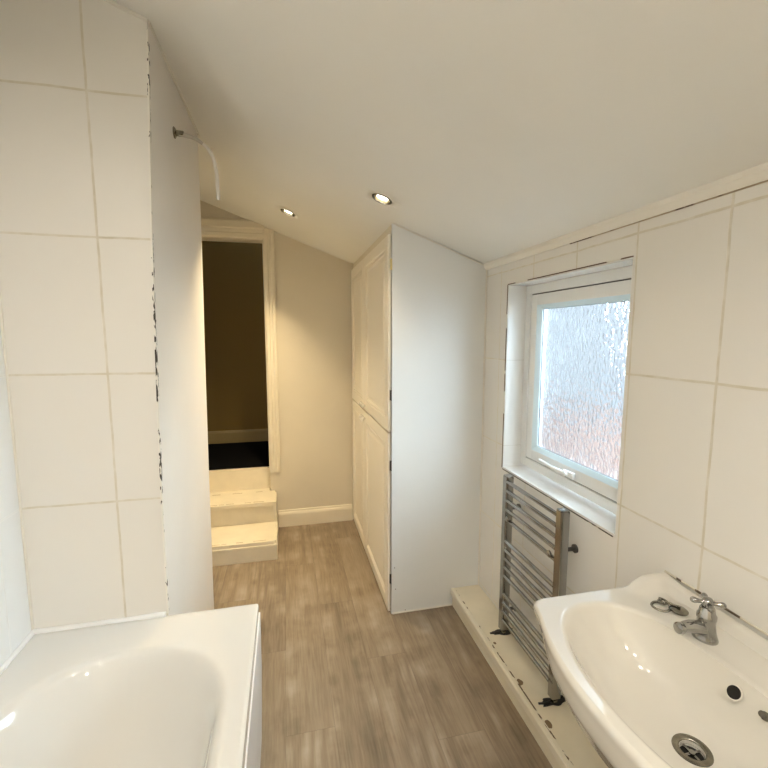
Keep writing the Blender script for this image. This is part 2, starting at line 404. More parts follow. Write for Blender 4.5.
# chipped corner strip
b = MB()
for i in range(60):
    z0, z1 = .555 + i*.0312, .555 + (i+1)*.0312
    if z1 > 2.42: break
    o0, o1 = [.0012*noise.noise(Vector((0, 0, z*9))) for z in (z0, z1)]
    x0, x1 = lerp(near, z0), lerp(near, z1)
    b.hexa([(x0-.002+o0, YT-.009, z0), (x0+.0025+o0, YT-.009, z0), (x0+.0025+o0, YT+.004, z0), (x0-.002+o0, YT+.004, z0),
            (x1-.002+o1, YT-.009, z1), (x1+.0025+o1, YT-.009, z1), (x1+.0025+o1, YT+.004, z1), (x1-.002+o1, YT+.004, z1)])
b.build('corner_strip', M['chip_corner'], boxed)['label'] = 'chipped corner edge with black marks'
# painter's bead along the top of the boxed-in wall
def bead(pts, r, m, name, label=None):
    b = MB(); out = []
    for i in range(len(pts)-1):
        a, c = Vector(pts[i]), Vector(pts[i+1]); n = max(2, int((c-a).length/.03))
        for k in range(n): out.append(a.lerp(c, k/n))
    out.append(Vector(pts[-1]))
    rr = [r*(1+.3*noise.noise(p*14)) for p in out]
    b.tube(out, rr, 8); o = b.build(name, m, smooth=60); return struct(o, label)
pts = []
for k in range(13):
    y = YT + (2.26-YT)*k/12; x = lerp(near, 2.38)+.003+.004*k/12; pts.append((x, y, ceil_z(x, y)-.002))
bead(pts, .005, M['chip_bead'], 'trim_1', 'cracked bead where the boxed-in wall meets the ceiling')
pts = [(XL, YT-.004, ceil_z(XL, YT)-.004), (-.372, YT-.004, ceil_z(-.372, YT)-.004)]
bead(pts, .007, M['chip_bead'], 'trim_2', 'bead over the bath-end tiles')
# window-side bead: cream strip between tiles and ceiling
zc = ceil_z(XR, 0)
b = MB(); b.prism([(XR-.008, zc-.024), (XR+.004, zc-.024), (XR+.004, zc+.01), (XR-.022, zc+.012), (XR-.020, zc-.006)], 'y', YB, YC)
struct(b.build('trim_3', M['caulk']), 'cream strip along the top of the window-side tiles')
b = MB(); b.box(XR-.0045, XR+.002, .3, 1.42, zc-.0265, zc-.0235)
struct(b.build('trim_4', chipped('dark joint under strip', (.45, .36, .25), .93, (9, 9, 9), (.10, .06, .03))))
pts = [(XC+.004, YC-.002, ceil_z(XC, YC)-.003), (XR-.01, YC-.002, ceil_z(XR, YC)-.003)]
bead(pts, .004, M['caulk'], 'trim_5', 'bead on top of the cupboard side')
bead([(XR-.003, YC-.003, ZL), (XR-.003, YC-.003, zc-.01)], .0045, M['caulk'], 'trim_6', 'upright bead in the corner by the cupboard')
bead([(DX+.1, YF-.002, ceil_z(DX+.1, YF)-.002), (XC-.02, YF-.002, ceil_z(XC-.02, YF)-.002)], .003, M['caulk'], 'trim_7')
bead([(XL+.003, YT-.01, .552), (-.42, YT-.009, .552)], .010, M['seal'], 'trim_8', 'white sealant along the end of the bath')
bead([(XL+.003, -.18, .552), (XL+.003, YT-.01, .552)], .009, M['seal'], 'trim_9', 'white sealant along the side of the bath')
bead([(XL+.002, YT-.008, .56), (XL+.002, YT-.008, 2.4)], .004, M['caulk'], 'trim_10')

# skirting on the far wall
sk = lambda y: [(y, 0), (y-.018, 0), (y-.018, .098), (y-.014, .112), (y-.009, .118), (y-.007, .130), (y, .132)]
b = MB(); b.prism(sk(YF), 'x', -.085, XC-.024)
struct(b.build('baseboard_far', M['cream_gloss']), 'cream moulded skirting board')

# ------------------------------------------------------------------ doorway, architrave, hall
dr = struct(bpy.data.objects.new('door_1', None)); COL.objects.link(dr); dr.location = (-.45, YF, SZ); dr['label'] = 'raised doorway opening into a dark hall'
def arch_prof(x0, x1, y):    # moulded architrave section, x across, y out of wall
    return [(x0, y), (x0, y-.012), (x0+.006, y-.020), (x0+(x1-x0)*.32, y-.020), (x0+(x1-x0)*.4, y-.013), (x0+(x1-x0)*.62, y-.013),
            (x0+(x1-x0)*.7, y-.024), (x1-.006, y-.024), (x1, y-.018), (x1, y)]
b = MB(); b.prism(arch_prof(-.136, -.060, YF), 'z', .447, 2.262); b.build('architrave', M['cream_gloss'], dr)
b = MB(); b.prism([(YF, 2.19), (YF-.012, 2.19), (YF-.020, 2.198), (YF-.020, 2.222), (YF-.013, 2.229), (YF-.013, 2.256), (YF-.024, 2.264), (YF-.024, 2.306), (YF-.012, 2.322), (YF, 2.322)], 'x', XL, -.128)
b.build('door_head', M['cream_gloss'], dr)
b = MB(); b.box(DX-.006, DX, YF-.004, YF+WT+.02, SZ, DZ+.01, .001); b.box(XL+.001, DX-.006, YF-.004, YF+WT+.02, DZ, DZ+.02)
b.build('door_lining', M['cream_gloss'], dr)
HZ = SZ; HY = 4.29
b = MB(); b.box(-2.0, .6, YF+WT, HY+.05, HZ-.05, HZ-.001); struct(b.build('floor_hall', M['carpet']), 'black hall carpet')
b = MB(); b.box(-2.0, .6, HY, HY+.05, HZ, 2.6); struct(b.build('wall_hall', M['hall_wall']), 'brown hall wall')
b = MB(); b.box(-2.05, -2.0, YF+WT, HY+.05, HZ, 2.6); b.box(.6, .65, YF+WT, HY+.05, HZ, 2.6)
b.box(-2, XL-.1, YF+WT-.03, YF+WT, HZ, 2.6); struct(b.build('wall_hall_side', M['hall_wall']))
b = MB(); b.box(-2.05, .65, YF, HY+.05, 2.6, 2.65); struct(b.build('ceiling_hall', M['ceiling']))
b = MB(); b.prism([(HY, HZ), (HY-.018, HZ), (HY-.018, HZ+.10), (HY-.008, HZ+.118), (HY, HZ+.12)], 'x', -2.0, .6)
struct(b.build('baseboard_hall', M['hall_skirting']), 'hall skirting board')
hl = bpy.data.lights.new('hall_lamp', 'POINT'); hl.energy = HALL_POWER; hl.color = (1, .75, .4); hl.shadow_soft_size = .1
ho = bpy.data.objects.new('hall_lamp', hl); COL.objects.link(ho); ho.location = (-1.2, 3.85, 2.3)

# ------------------------------------------------------------------ steps
st = thing('wooden_steps', 'two worn cream painted steps leading up to the raised doorway', 'steps', (-.45, 3.05, 0))
b = MB(); b.box(XL+.001, -.088, 2.812, 2.86, 0, .092, .002); b.box(XL+.001, -.086, 2.806, 2.86, .092, .110, .004)
b.box(-.108, -.088, 2.86, YF-.001, 0, .11, .001); b.build('plinth', M['step_paint'], st)
b = MB(); b.box(XL+.001, -.106, 2.812, 3.14, .110, .134, .003, 2); b.build('tread', M['step_paint'], st)
b = MB(); b.box(XL+.001, -.112, 3.115, 3.14, .134, .272, .001); b.build('riser', M['step_paint'], st)
b = MB(); b.prism([(XL+.001, 3.085), (-.106, 3.085), (-.106, YF-.001), (-.140, YF-.001), (-.140, YF+.06), (XL+.001, YF+.06)], 'z', .272, .298); b.build('tread', M['step_paint'], st)
b = MB(); b.box(XL+.001, -.140, YF+.055, YF+.099, .298, SZ, .002); b.build('riser', M['step_paint'], st)
b = MB(); b.prism([(2.83, .0), (YF-.02, 0), (YF-.02, .292), (3.10, .292), (3.10, .14), (2.83, .128)], 'x', -.108, -.094); b.build('side_board', M['step_paint'], st)
worn = mat('worn step edge', (.36, .27, .15), .8)
for (y, z, xx) in ((2.8305, .1345, -.12), (3.104, .2985, -.12), (3.31, .2985, -.2)):   # worn dark dashes behind the nosings
    x = XL+.25
    while x < xx:
        l = random.uniform(.03, .09)
        if random.random() < .75:
            b = MB(); b.box(x, min(x+l, xx), y, y+random.uniform(.003, .006), z-.0006, z+.0004); b.build('worn_mark', worn, st)
        x += l + random.uniform(0, .02)

# ------------------------------------------------------------------ cupboard
cp = thing('fitted_cupboard', 'tall built-in cupboard with cream panelled doors and a white side', 'cupboard', (XC+.1, 2.7, 0))
b = MB(); x1, y0, y1 = XR-.004, YC, YC+.02
b.prism([(XC, 0), (x1, 0), (x1, ceil_z(x1, YC)-.003), (XC, ceil_z(XC, YC)-.003)], 'y', y0, y1)
b.build('side_panel', M['panel_white'], cp)['label'] = 'plain white side of the cupboard'
b = MB()
fr = XC+.018
b.box(XC, fr, y1, y1+.03, .02, 1.99); b.box(XC, fr, YF-.03, YF-.003, .02, 1.99); b.box(XC, fr, 2.76, 2.79, .02, 1.99)
b.box(XC, fr, y1, YF-.003, .975, 1.015); b.box(XC+.01, fr, y1, YF-.003, 0, .05)
b.build('face_frame', M['door_cream'], cp)
b = MB(); b.prism([(XC, 1.975), (XC+.018, 1.975), (XC+.018, ceil_z(XC+.018, 2.7)-.003), (XC, ceil_z(XC, 2.7)-.003)], 'y', y1, YF-.003)
b.build('bulkhead', M['far_wall'], cp)
def panel_door(ya, yb, za, zb):
    """slab facing -x with a moulded, sunk and raised panel"""
    X = XC-.019
    def rect(i, x): return [(x, ya+i, za+i), (x, yb-i, za+i), (x, yb-i, zb-i), (x, ya+i, zb-i)]
    f = .062
    rr = [rect(0, XC-.005), rect(0, X+.004), rect(.004, X), rect(f, X), rect(f+.004, X+.005), rect(f+.010, X+.005), rect(f+.013, X+.001), rect(f+.018, X+.001),
          rect(f+.023, X+.007), rect(f+.040, X+.007), rect(f+.056, X+.002), rect(f+.062, X+.002)]
    b = MB(); b.rings(rr, True, True); return b
doors = [(2.100, 2.772, .012, .994, 'lower near'), (2.778, YF-.012, .012, .994, 'lower far'), (2.100, 2.772, 1.004, 1.992, 'upper near'), (2.778, YF-.012, 1.004, 1.992, 'upper far')]
for ya, yb, za, zb, nm in doors:
    d = panel_door(ya, yb, za, zb).build('door', M['door_cream'], cp)
    ky = yb-.034 if 'near' in nm else ya+.034; kz = za+.034 if 'upper' in nm else zb-.04
    k = MB(); k.lathe([(.006, 0), (.006, .008), (.014, .013), (.016, .019), (.012, .026), (.004, .029)], (XC-.0175, ky, kz), (-1, 0, 0), 20)
    k.build('knob', M['ceramic'], d, 50)
for z, m in ((1.846, 'brass'), (1.194, 'dark_steel'), (.824, 'dark_steel'), (.199, 'dark_steel')):
    b = MB(); b.tube([(XC-.0025, YC+.004, z-.028), (XC-.0025, YC+.004, z+.028)], .0030, 10)
    b.box(XC-.009, XC-.002, YC+.006, YC+.0097, z-.026, z+.026); b.build('hinge', M[m], cp, 50)
for x, z in ((.540, .262), (.545, .14), (.60, .012)):
    b = MB(); b.lathe([(.0028, 0), (.0022, .0012)], (x, YC, z), (0, -1, 0), 8); b.build('screw_hole', M['brown_bare'], cp)
bead([(XC+.004, YC-.002, .003), (.868, YC-.002, .003)], .004, M['caulk'], 'trim_11', 'sealant at the foot of the cupboard side')

# ------------------------------------------------------------------ pipe boxing along the window wall
BX = .868
pb = thing('pipe_boxing', 'low cream pipe boxing along the foot of the window wall', 'boxing', (.95, 1.0, 0))
b = MB(); b.box(BX+.012, XR-.001, YB+.002, YC-.001, .084, ZL); b.build('top_board', M['step_paint'], pb)
b = MB(); b.box(BX+.004, BX+.018, YB+.002, YC-.001, 0, .084); b.build('front_board', M['step_paint'], pb)
b = MB(); b.prism([(BX+.006, .060), (BX-.004, .062), (BX-.008, .070), (BX-.008, .096), (BX-.004, .102), (BX+.010, .102), (BX+.012, .098), (BX+.012, .060)], 'y', YB+.002, YC-.001)
b.build('edge_batten', M['cream_gloss'], pb)
b = MB(); b.box(BX+.0105, BX+.0165, .5, YC-.001, ZL-.002, ZL+.0012); b.build('worn_edge', M['chip_boxing'], pb)
def blob(mb, cx, cy, rx, ry, z, h=.0015, seed=0, n=22, rag=.25):
    mb.rings([[(cx+rx*k*(1+rag*noise.noise(Vector((math.cos(a)*1.7+seed, math.sin(a)*1.7, seed))))*math.cos(a),
                cy+ry*k*(1+rag*noise.noise(Vector((math.cos(a)*1.7+seed, math.sin(a)*1.7, seed))))*math.sin(a), z+hh) for a in [2*PI*i/n for i in range(n)]]
              for k, hh in ((1, -.0008), (1, h), (.6, h*1.15))], True, True)
for i, (x, y) in enumerate(((.972, 1.705), (.972, 1.308))):
    b = MB(); blob(b, x, y, .056, .020, ZL, .0014, 3+i*5, 30, .5); b.box(x-.05, x-.02, y-.012, y-.004, ZL, ZL+.008, .003); b.box(x+.01, x+.045, y+.004, y+.012, ZL, ZL+.009, .003)
    b.tube([(x-.066, y+.002, ZL+.003), (x-.04, y-.006, ZL+.005), (x-.01, y, ZL+.004)], .004, 8)
    b.build('pipe_hole', M['black'], pb)['label'] = 'ragged black hole around the rail pipe'
for i, (x, y, r) in enumerate(((.899, 1.645, .006), (.893, 1.419, .012), (.893, 1.226, .013))):
    b = MB(); blob(b, x, y, r, r*1.3, ZL, .0008, 9+i); b.build('paint_chip', M['brown_bare'], pb)

# ------------------------------------------------------------------ window
wn = struct(bpy.data.objects.new('window_1', None)); COL.objects.link(wn); wn.location = (XR+.14, 1.49, WZ0); wn['label'] = 'white plastic window with obscured glass'
FX = 1.122
def frame_rect(mb, x0, x1, ya, yb, za, zb, wd, bev=.003):
    mb.box(x0, x1, ya, ya+wd, za, zb, bev); mb.box(x0, x1, yb-wd, yb, za, zb, bev)
    mb.box(x0, x1, ya+wd-.002, yb-wd+.002, za, za+wd, bev); mb.box(x0, x1, ya+wd-.002, yb-wd+.002, zb-wd, zb, bev)
b = MB(); frame_rect(b, FX, FX+.07, WY0+.002, WY1-.003, WZ0+.018, WZ1-.005, .042, .004); b.build('window_frame', M['upvc'], wn)
b = MB(); frame_rect(b, FX+.008, FX+.03, WY0+.038, WY1-.040, WZ0+.056, WZ1-.042, .013, 0); b.build('gasket', M['gasket'], wn)
SY0, SY1, S0, S1 = WY0+.0465, WY1-.0515, .9145, WZ1-.0510
b = MB(); frame_rect(b, FX-.001, FX+.055, SY0, SY1, S0, S1, .050, .006); sash = b.build('sash', M['upvc'], wn, 40)
b = MB()
g0, g1, h0, h1 = SY0+.048, SY1-.048, S0+.048, S1-.048
def slope_bead(mb, d):
    rr = [[(FX, g0, h0), (FX, g1, h0), (FX, g1, h1), (FX, g0, h1)], [(FX+.016, g0+d, h0+d), (FX+.016, g1-d, h0+d), (FX+.016, g1-d, h1-d), (FX+.016, g0+d, h1-d)],
          [(FX+.024, g0+d, h0+d), (FX+.024, g1-d, h0+d), (FX+.024, g1-d, h1-d), (FX+.024, g0+d, h1-d)], [(FX+.024, g0-.004, h0-.004), (FX+.024, g1+.004, h0-.004), (FX+.024, g1+.004, h1+.004), (FX+.024, g0-.004, h1+.004)]]
    mb.rings(rr)
slope_bead(b, .020); b.build('glazing_bead', M['spacer'], sash)
b = MB(); frame_rect(b, FX+.021, FX+.0245, g0+.016, g1-.016, h0+.016, h1-.016, .0055, 0); b.build('glazing_gasket', M['gasket'], sash)
b = MB(); b.box(FX+.026, FX+.030, g0+.005, g1-.005, h0+.005, h1-.005); b.build('glass_pane', M['glass'], sash)
hd = MB(); hz = .938
hd.box(FX-.022, FX-.006, 1.437, 1.500, hz-.013, hz+.013, .005, 3)
hd.tube([(FX-.028, 1.478, hz+.002), (FX-.034, 1.50, hz+.003), (FX-.036, 1.54, hz+.004), (FX-.035, 1.60, hz+.007), (FX-.032, 1.648, hz+.010)], [.009, .011, .0085, .0075, .006], 12)
hd.tube([(FX-.008, 1.478, hz+.002), (FX-.034, 1.478, hz+.002)], .011, 14)
hd.build('handle', M['upvc'], sash, 50)['label'] = 'white cockspur handle'
b = MB(); b.box(XR-.002, XR+T, WY0+.001, WY1-.001, WZ0-.0035, WZ0+.006, .0015)
b.build('window_sill', M['tile_reveal'], wn)
b = MB(); b.box(XR-.0025, XR+.002, WY0+.01, WY1-.002, WZ0-.0075, WZ0-.0035)
struct(b.build('trim_12', chipped('broken joint under sill', (.55, .48, .38), .80, (14, 14, 30), (.06, .045, .03))), 'broken dark joint under the sill')
b = MB(); b.box(XR-.0025, XR+.003, WY1+.001, WY1+.005, WZ0, WZ1)
b.box(XR-.0025, XR+.003, WY0, WY1, WZ1-.001, WZ1+.0028)
struct(b.build('trim_13', M['chip_window']), 'chipped tile edges around the window recess')

# outside: house wall across the passage and ground
b = MB(); b.box(2.6, 2.8, -2.5, 5.5, -1, .86); tag(b.build('garden_wall', M['brick']), 'blurred red brick wall seen through the lower half of the obscured window', 'wall')
b = MB(); b.box(XR+T+.02, 6, -3, 6, -1.05, -1); struct(b.build('floor_outside', mat('paving', (.45, .43, .4), .9)))

# ------------------------------------------------------------------ recessed ceiling lamps: two in view, the rest added fill
nrm = Vector((.366, 0, 1)).normalized()
def spot(i, x, y, e):
    z = ceil_z(x, y); c = Vector((x, y, z))
    labels = ['lit recessed chrome downlight on the ceiling nearer the doorway', 'lit recessed chrome downlight in front of the cupboard corner']
    t = thing('ceiling_downlight', labels[i] if i < 2 else 'added fill downlight above the bath and basin, behind the view', 'downlight', c, 'recessed ceiling downlights')
    b = MB(); b.lathe([(.038, .002), (.038, -.001), (.041, -.0035), (.045, -.0025), (.0465, .0005), (.040, .0015)], c, nrm, 40, False, False); b.build('bezel', M['chrome_worn'], t, 50)
    b = MB(); b.lathe([(.037, 0), (.034, .020), (.030, .045), (.022, .052)], c, nrm, 32, False, True)
    b.build('housing', mat('dark bronze reflector', (.12, .10, .06), .25, metal=.8), t, 50)
    b = MB(); b.lathe([(.019, .030), (.026, .012), (.024, .006), (.010, .004)], c, nrm, 28, True, True); b.build('bulb', M['bulb'], t, 60)
    l = bpy.data.lights.new('downlight_beam', 'AREA'); l.shape = 'DISK'; l.size = .05; l.energy = e; l.color = WARM if i < 2 else SOFT; l.spread = math.radians(105 if i < 2 else 170)
    o = bpy.data.objects.new('downlight_beam', l); COL.objects.link(o); o.parent = t
    o.location = -nrm*.006; o.rotation_euler = (-nrm).to_track_quat('-Z', 'Y').to_euler()
    if i >= 2: del t['group']
for i, (x, y, e) in enumerate(SPOTS): spot(i, x, y, e)
for k, o in enumerate([o for o in COL.objects if o.name.startswith('ceiling_downlight')][2:]):
    o['label'] = ['added fill downlight above the basin side, out of view', 'added fill downlight above the middle of the bath, out of view',
                  'added fill downlight behind the camera on the basin side', 'added fill downlight behind the camera on the bath side'][k]

# ------------------------------------------------------------------ bath
bt = thing('bathtub', 'white bath with a wide rim and plain side panel', 'bath', (-.463, .66, 0))
def rrect(x0, x1, y0, y1, r, z, nq=14, ns=16):
    """rounded rectangle, equal point counts for every ring"""
    out = []
    cs = [(x1-r, y1-r, 0), (x0+r, y1-r, PI/2), (x0+r, y0+r, PI), (x1-r, y0+r, 1.5*PI)]
    for i, (cx, cy, a0) in enumerate(cs):
        for k in range(nq+1): a = a0 + PI/2*k/nq; out.append(Vector((cx+r*math.cos(a), cy+r*math.sin(a), z)))
        nx, ny, a1 = cs[(i+1) % 4]; p = out[-1]; q = Vector((nx+r*math.cos(a1), ny+r*math.sin(a1), z))
        for k in range(1, ns): out.append(p.lerp(q, k/ns))
    return out
BZ = .55; bx0, bx1, by0, by1 = XL+.001, -.116, -.2, YT-.007
O = rrect(bx0, bx1, by0, by1, .008, BZ)
# bowl rings: (inset from the opening, z, corner radius, extra inset at the far end)
def bowl(i, z, r, ef=0, en=0): return rrect(-.748+i, -.180-i, -.08+i+en, 1.335-i-ef, r, z)
op = bowl(-.012, BZ, .262)
lst = []
und = [rrect(bx0, bx1, by0, by1, .008, BZ-.045), rrect(bx0, bx1, by0, by1, .008, BZ-.012), rrect(bx0+.002, bx1-.002, by0+.002, by1-.002, .008, BZ-.003)]
und.append(rrect(bx0+.008, bx1-.008, by0+.008, by1-.008, .01, BZ))
deck = []
for t in [i/8 for i in range(1, 8)]: deck.append([a.lerp(c, t) for a, c in zip(und[-1], op)])
rings_ = und + deck + [op, bowl(-.004, BZ-.0012, .258), bowl(.004, BZ-.006, .255), bowl(.012, BZ-.016, .25), bowl(.022, BZ-.038, .245, .004), bowl(.034, BZ-.08, .235, .012),
    bowl(.046, BZ-.14, .225, .03), bowl(.058, BZ-.21, .21, .055), bowl(.072, BZ-.28, .19, .09), bowl(.090, BZ-.335, .17, .13), bowl(.115, BZ-.37, .15, .17), bowl(.150, BZ-.388, .12, .21), bowl(.19, BZ-.394, .08, .25)]
b = MB(); b.rings(rings_, False, True); b.build('tub', M['acrylic'], bt, 50)
b = MB(); b.prism([(-.122, .012), (-.113, .30), (-.112, .512), (-.130, .512), (-.140, .012)], 'y', by0, by1-.001); b.build('side_panel', M['bath_panel'], bt)['label'] = 'plain white bath side panel'
b = MB(); b.box(bx0+.01, -.14, by0, by0+.02, 0, .51); b.box(-.15, -.125, by0, by1, 0, .03); b.build('plinth', M['bath_panel'], bt)

# ------------------------------------------------------------------ shower pipe
sh = thing('shower_pipe', 'curved stub of shower pipe on the painted wall below the ceiling', 'pipe', (-.385, 1.80, 2.24))
xw = lerp(near, 2.24)
def bez(p, n=10):
    out = []
    P = [Vector(a) for a in p]; P = [P[0]*2-P[1]] + P + [P[-1]*2-P[-2]]
    for i in range(1, len(P)-2):
        for k in range(n):
            t = k/n; a, c, d, e = P[i-1], P[i], P[i+1], P[i+2]
            out.append(.5*((2*c) + (d-a)*t + (2*a-5*c+4*d-e)*t*t + (3*c-a-3*d+e)*t**3))
    out.append(P[-2]); return out
b = MB(); b.lathe([(.020, .001), (.020, .004), (.014, .008), (.010, .010)], (xw-.001, 1.80, 2.241), (1, 0, 0), 24)
b.lathe([(.011, .008), (.011, .030), (.009, .034)], (xw, 1.80, 2.241), (1, 0, -.05), 6); b.build('flange', M['chrome_worn'], sh, 50)
b = MB(); b.tube(bez([(xw+.006, 1.80, 2.240), (-.342, 1.80, 2.235), (-.318, 1.80, 2.230), (-.295, 1.80, 2.220), (-.272, 1.80, 2.203)]), [.0085 - .003*i/40 for i in range(41)], 12); b.build('pipe', mat('dull grey metal pipe', (.55, .53, .49), .35, metal=.8), sh, 60)
b = MB(); b.tube(bez([(-.280, 1.80, 2.210), (-.258, 1.80, 2.186), (-.244, 1.80, 2.150), (-.2375, 1.80, 2.105), (-.236, 1.80, 2.06), (-.235, 1.80, 2.012)]), .0065, 12); b.build('tail', M['hose'], sh, 60)['label'] = 'thin white flexible end'

# ------------------------------------------------------------------ towel rail
tr = thing('towel_rail', 'tall chrome ladder towel rail under the window sill', 'towel rail', (.965, 1.505, ZL))
for y in (1.697, 1.305):
    prof = [(.950, y-.013), (.955, y-.0165), (.985, y-.0165), (.988, y-.0135), (.988, y+.0135), (.985, y+.0165), (.955, y+.0165), (.950, y+.013)]
    b = MB(); b.prism(prof, 'z', .126, .866); u = b.build('upright', M['chrome'], tr, 50)
    b = MB(); b.prism([((p[0]-.969)*.93+.969, (p[1]-y)*.93+y) for p in prof], 'z', .866, .870); b.build('end_cap', M['chrome'], u)
    b = MB(); b.tube([(.969, y, ZL+.002), (.969, y, .128)], .009, 14); b.lathe([(.014, 0), (.014, .010)], (.969, y, ZL+.008), (0, 0, 1), 6); b.build('valve_tail', M['chrome_worn'], u, 40)
    for z in (.714, .22):
        c = MB(); c.tube([(.986, y, z), (XR-.001, y, z)], .0075, 12); c.lathe([(.016, 0), (.016, .006)], (XR-.007, y, z), (1, 0, 0), 20); c.build('wall_bracket', M['dark_steel'], u, 50)
for z in (.845, .802, .758, .714, .670, .566, .523, .481, .440, .398, .308, .264, .221, .178):
    b = MB(); b.tube([(.958, 1.688, z), (.958, 1.320, z)], .0085, 14); b.build('rung', M['chrome'], tr, 50)
for y in (1.345, 1.655):
    b = MB(); b.lathe([(.010, 0), (.013, .003), (.013, .008), (.006, .011)], (.952, y, .683), (-1, 0, 0), 20); b.build('clamp', M['chrome'], tr, 50)

# ------------------------------------------------------------------ basin
YB0 = .61
bs = thing('wash_basin', 'white ceramic wash basin fixed below the window-side tiles', 'basin', (.80, YB0, .6))
NB = 128
def outline():
    pts = []
    def xf(v): return .540 + .072*(abs(v)/.3)**2.1
    pts.append((XR-.001, YB0+.322)); pts.append((.70, YB0+.327)); 
    # rounded front-left corner
    c = (.640, YB0+.290); r = .038
    for k in range(9):
        a = PI/2 + (PI*.52)*k/8; pts.append((c[0]+r*math.cos(a), c[1]+r*math.sin(a)))
    for k in range(33):
        v = .27 - .54*k/32; pts.append((min(xf(v), .62), YB0+v))
    for p in reversed(pts[2:11]): pts.append((p[0], 2*YB0-p[1]))
    pts.append((.70, YB0-.327)); pts.append((XR-.001, YB0-.322)); return pts
OUT = outline()
CB = Vector((.735, YB0))
def ray_out(a):
    d = Vector((math.cos(a), math.sin(a))); best = 9
    for i in range(len(OUT)):
        p, q = Vector(OUT[i]), Vector(OUT[(i+1) % len(OUT)]); e = q-p; den = d.x*e.y - d.y*e.x
        if abs(den) < 1e-9: continue
        t = ((p.x-CB.x)*e.y - (p.y-CB.y)*e.x)/den; s = ((p.x-CB.x)*d.y - (p.y-CB.y)*d.x)/den
        if t > 0 and -1e-6 <= s <= 1+1e-6 and t < best: best = t
    return best
angs = [2*PI*k/NB for k in range(NB)]
# put angular samples on the two wall corners
for cy in (YB0+.322, YB0-.322):
    a = math.atan2(cy-CB.y, XR-.001-CB.x) % (2*PI); k = min(range(NB), key=lambda i: abs(angs[i]-a)); angs[k] = a
RO = [ray_out(a) for a in angs]
def bowl_r(a):
    c, s = math.cos(a), math.sin(a)
    ax, n = (.150, 2.5) if c > 0 else (.159, 2.1)
    return (abs(c/ax)**n + abs(s/.276)**n)**(-1/n)
RB = [bowl_r(a) for a in angs]
def deck_z(x, y):
    v = abs(y-YB0); z = .812
    z -= .006*sstep(.86, .93, x)*sstep(.30, .25, v)
    up = sstep(.997, 1.006, x)*.024
    horn = .026*sstep(.280, .306, v)*sstep(.885, .955, x)
    return z + max(up, horn)
rr = []
def ring_at(fn): rr.append([fn(k, a) for k, a in enumerate(angs)])
def P2(k, a, r): return Vector((CB.x + r*math.cos(a), CB.y + r*math.sin(a)))
SC = Vector((.93, YB0))
def under(s, z):
    def f(k, a):
        p = P2(k, a, RO[k]); p = SC + (p-SC)*s
        if P2(k, a, RO[k]).x > XR-.004: p.x = XR-.001
        return Vector((p.x, p.y, z))
    return f
def apron(s, z, frac):      # frac > 0: a point on the near-vertical apron, deeper at the middle of the front than at the ends
    def f(k, a):
        q = under(s, 0)(k, a); D = .036 + .040*sstep(.32, .16, abs(P2(k, a, RO[k]).y - YB0))
        q.z = .800 - D*frac if z is None else min(z, .800 - D - .004)
        return q
    return f
for s, z in ((.30, .575), (.48, .585), (.64, .600), (.78, .628), (.86, .662), (.92, .692)): ring_at(apron(s, z, 0))
for s, fr_ in ((.955, 1.0), (.972, .88), (.984, .65), (.991, .35), (.995, .12), (1.0, 0)): ring_at(apron(s, None, fr_))
ring_at(lambda k, a: Vector((*P2(k, a, RO[k]-.002), min(.807, deck_z(*P2(k, a, RO[k]))))))
for i in range(15):
    t = i/14
    def f(k, a, t=t):
        r = (RO[k]-.008)*(1-t) + (RB[k]+.008)*t
        p = P2(k, a, r); return Vector((p.x, p.y, deck_z(p.x, p.y)))
    ring_at(f)
WC = Vector((.785, .617))
for s, dz in ((1.0, -.0025), (.985, -.008), (.965, -.017), (.93, -.032), (.885, -.050), (.82, -.070), (.73, -.097), (.62, -.117), (.50, -.130), (.38, -.139), (.27, -.1445), (.17, -.148)):
    def f(k, a, s=s, dz=dz):
        p = P2(k, a, RB[k]); base = deck_z(p.x, p.y); w_ = (1-s)**.8; q = CB.lerp(WC, min(1, w_*1.15)); rr_ = RB[k]*s
        # inner rings turn round as they near the waste
        rnd = sstep(.55, .17, s); rr_ = rr_*(1-rnd) + rnd*(s*.2)
        return Vector((q.x + rr_*math.cos(a), q.y + rr_*math.sin(a), base*(1-sstep(1, .8, s)) + .810*sstep(1, .8, s) + dz))
    ring_at(f)
b = MB(); b.rings(rr, True, False)
ZW = .810-.148
last = rr[-1]
b2 = [Vector((WC.x+.0215*math.cos(a), WC.y+.0215*math.sin(a), ZW-.001)) for a in angs]; b3 = [Vector((p.x, p.y, ZW-.03)) for p in b2]
b.rings([last, b2, b3], False, True)
bmesh.ops.remove_doubles(b.bm, verts=b.bm.verts, dist=1e-5)
b.build('bowl', M['ceramic'], bs, 60)
b = MB(); b.lathe([(.090, .33), (.095, .45), (.11, .54), (.135, .60)], (XR-.10, YB0, 0), (0, 0, 1), 32, True, True, .72, 1); b.box(XR-.06, XR-.001, YB0-.07, YB0+.07, .34, .6, .01); b.build('half_pedestal', M['ceramic'], bs, 50)
b = MB(); b.lathe([(.0215, -.008), (.0225, .001), (.026, .0035), (.0345, .0025), (.0355, 0)], (WC.x, WC.y, ZW), (0, 0, 1), 36, False, False); wst = b.build('waste', M['chrome_worn'], bs, 50)
b = MB(); b.lathe([(.0215, -.016), (.0215, -.012)], (WC.x, WC.y, ZW), (0, 0, 1), 28); b.build('drain_hole', M['void'], wst)
b = MB(); b.box(WC.x-.020, WC.x+.020, WC.y-.0025, WC.y+.0025, ZW-.010, ZW-.006, .001); b.box(WC.x-.0025, WC.x+.0025, WC.y-.020, WC.y+.020, ZW-.010, ZW-.006, .001); b.lathe([(.006, -.011), (.006, -.004)], (WC.x, WC.y, ZW), (0, 0, 1), 16); b.build('grid', M['chrome'], wst, 40)
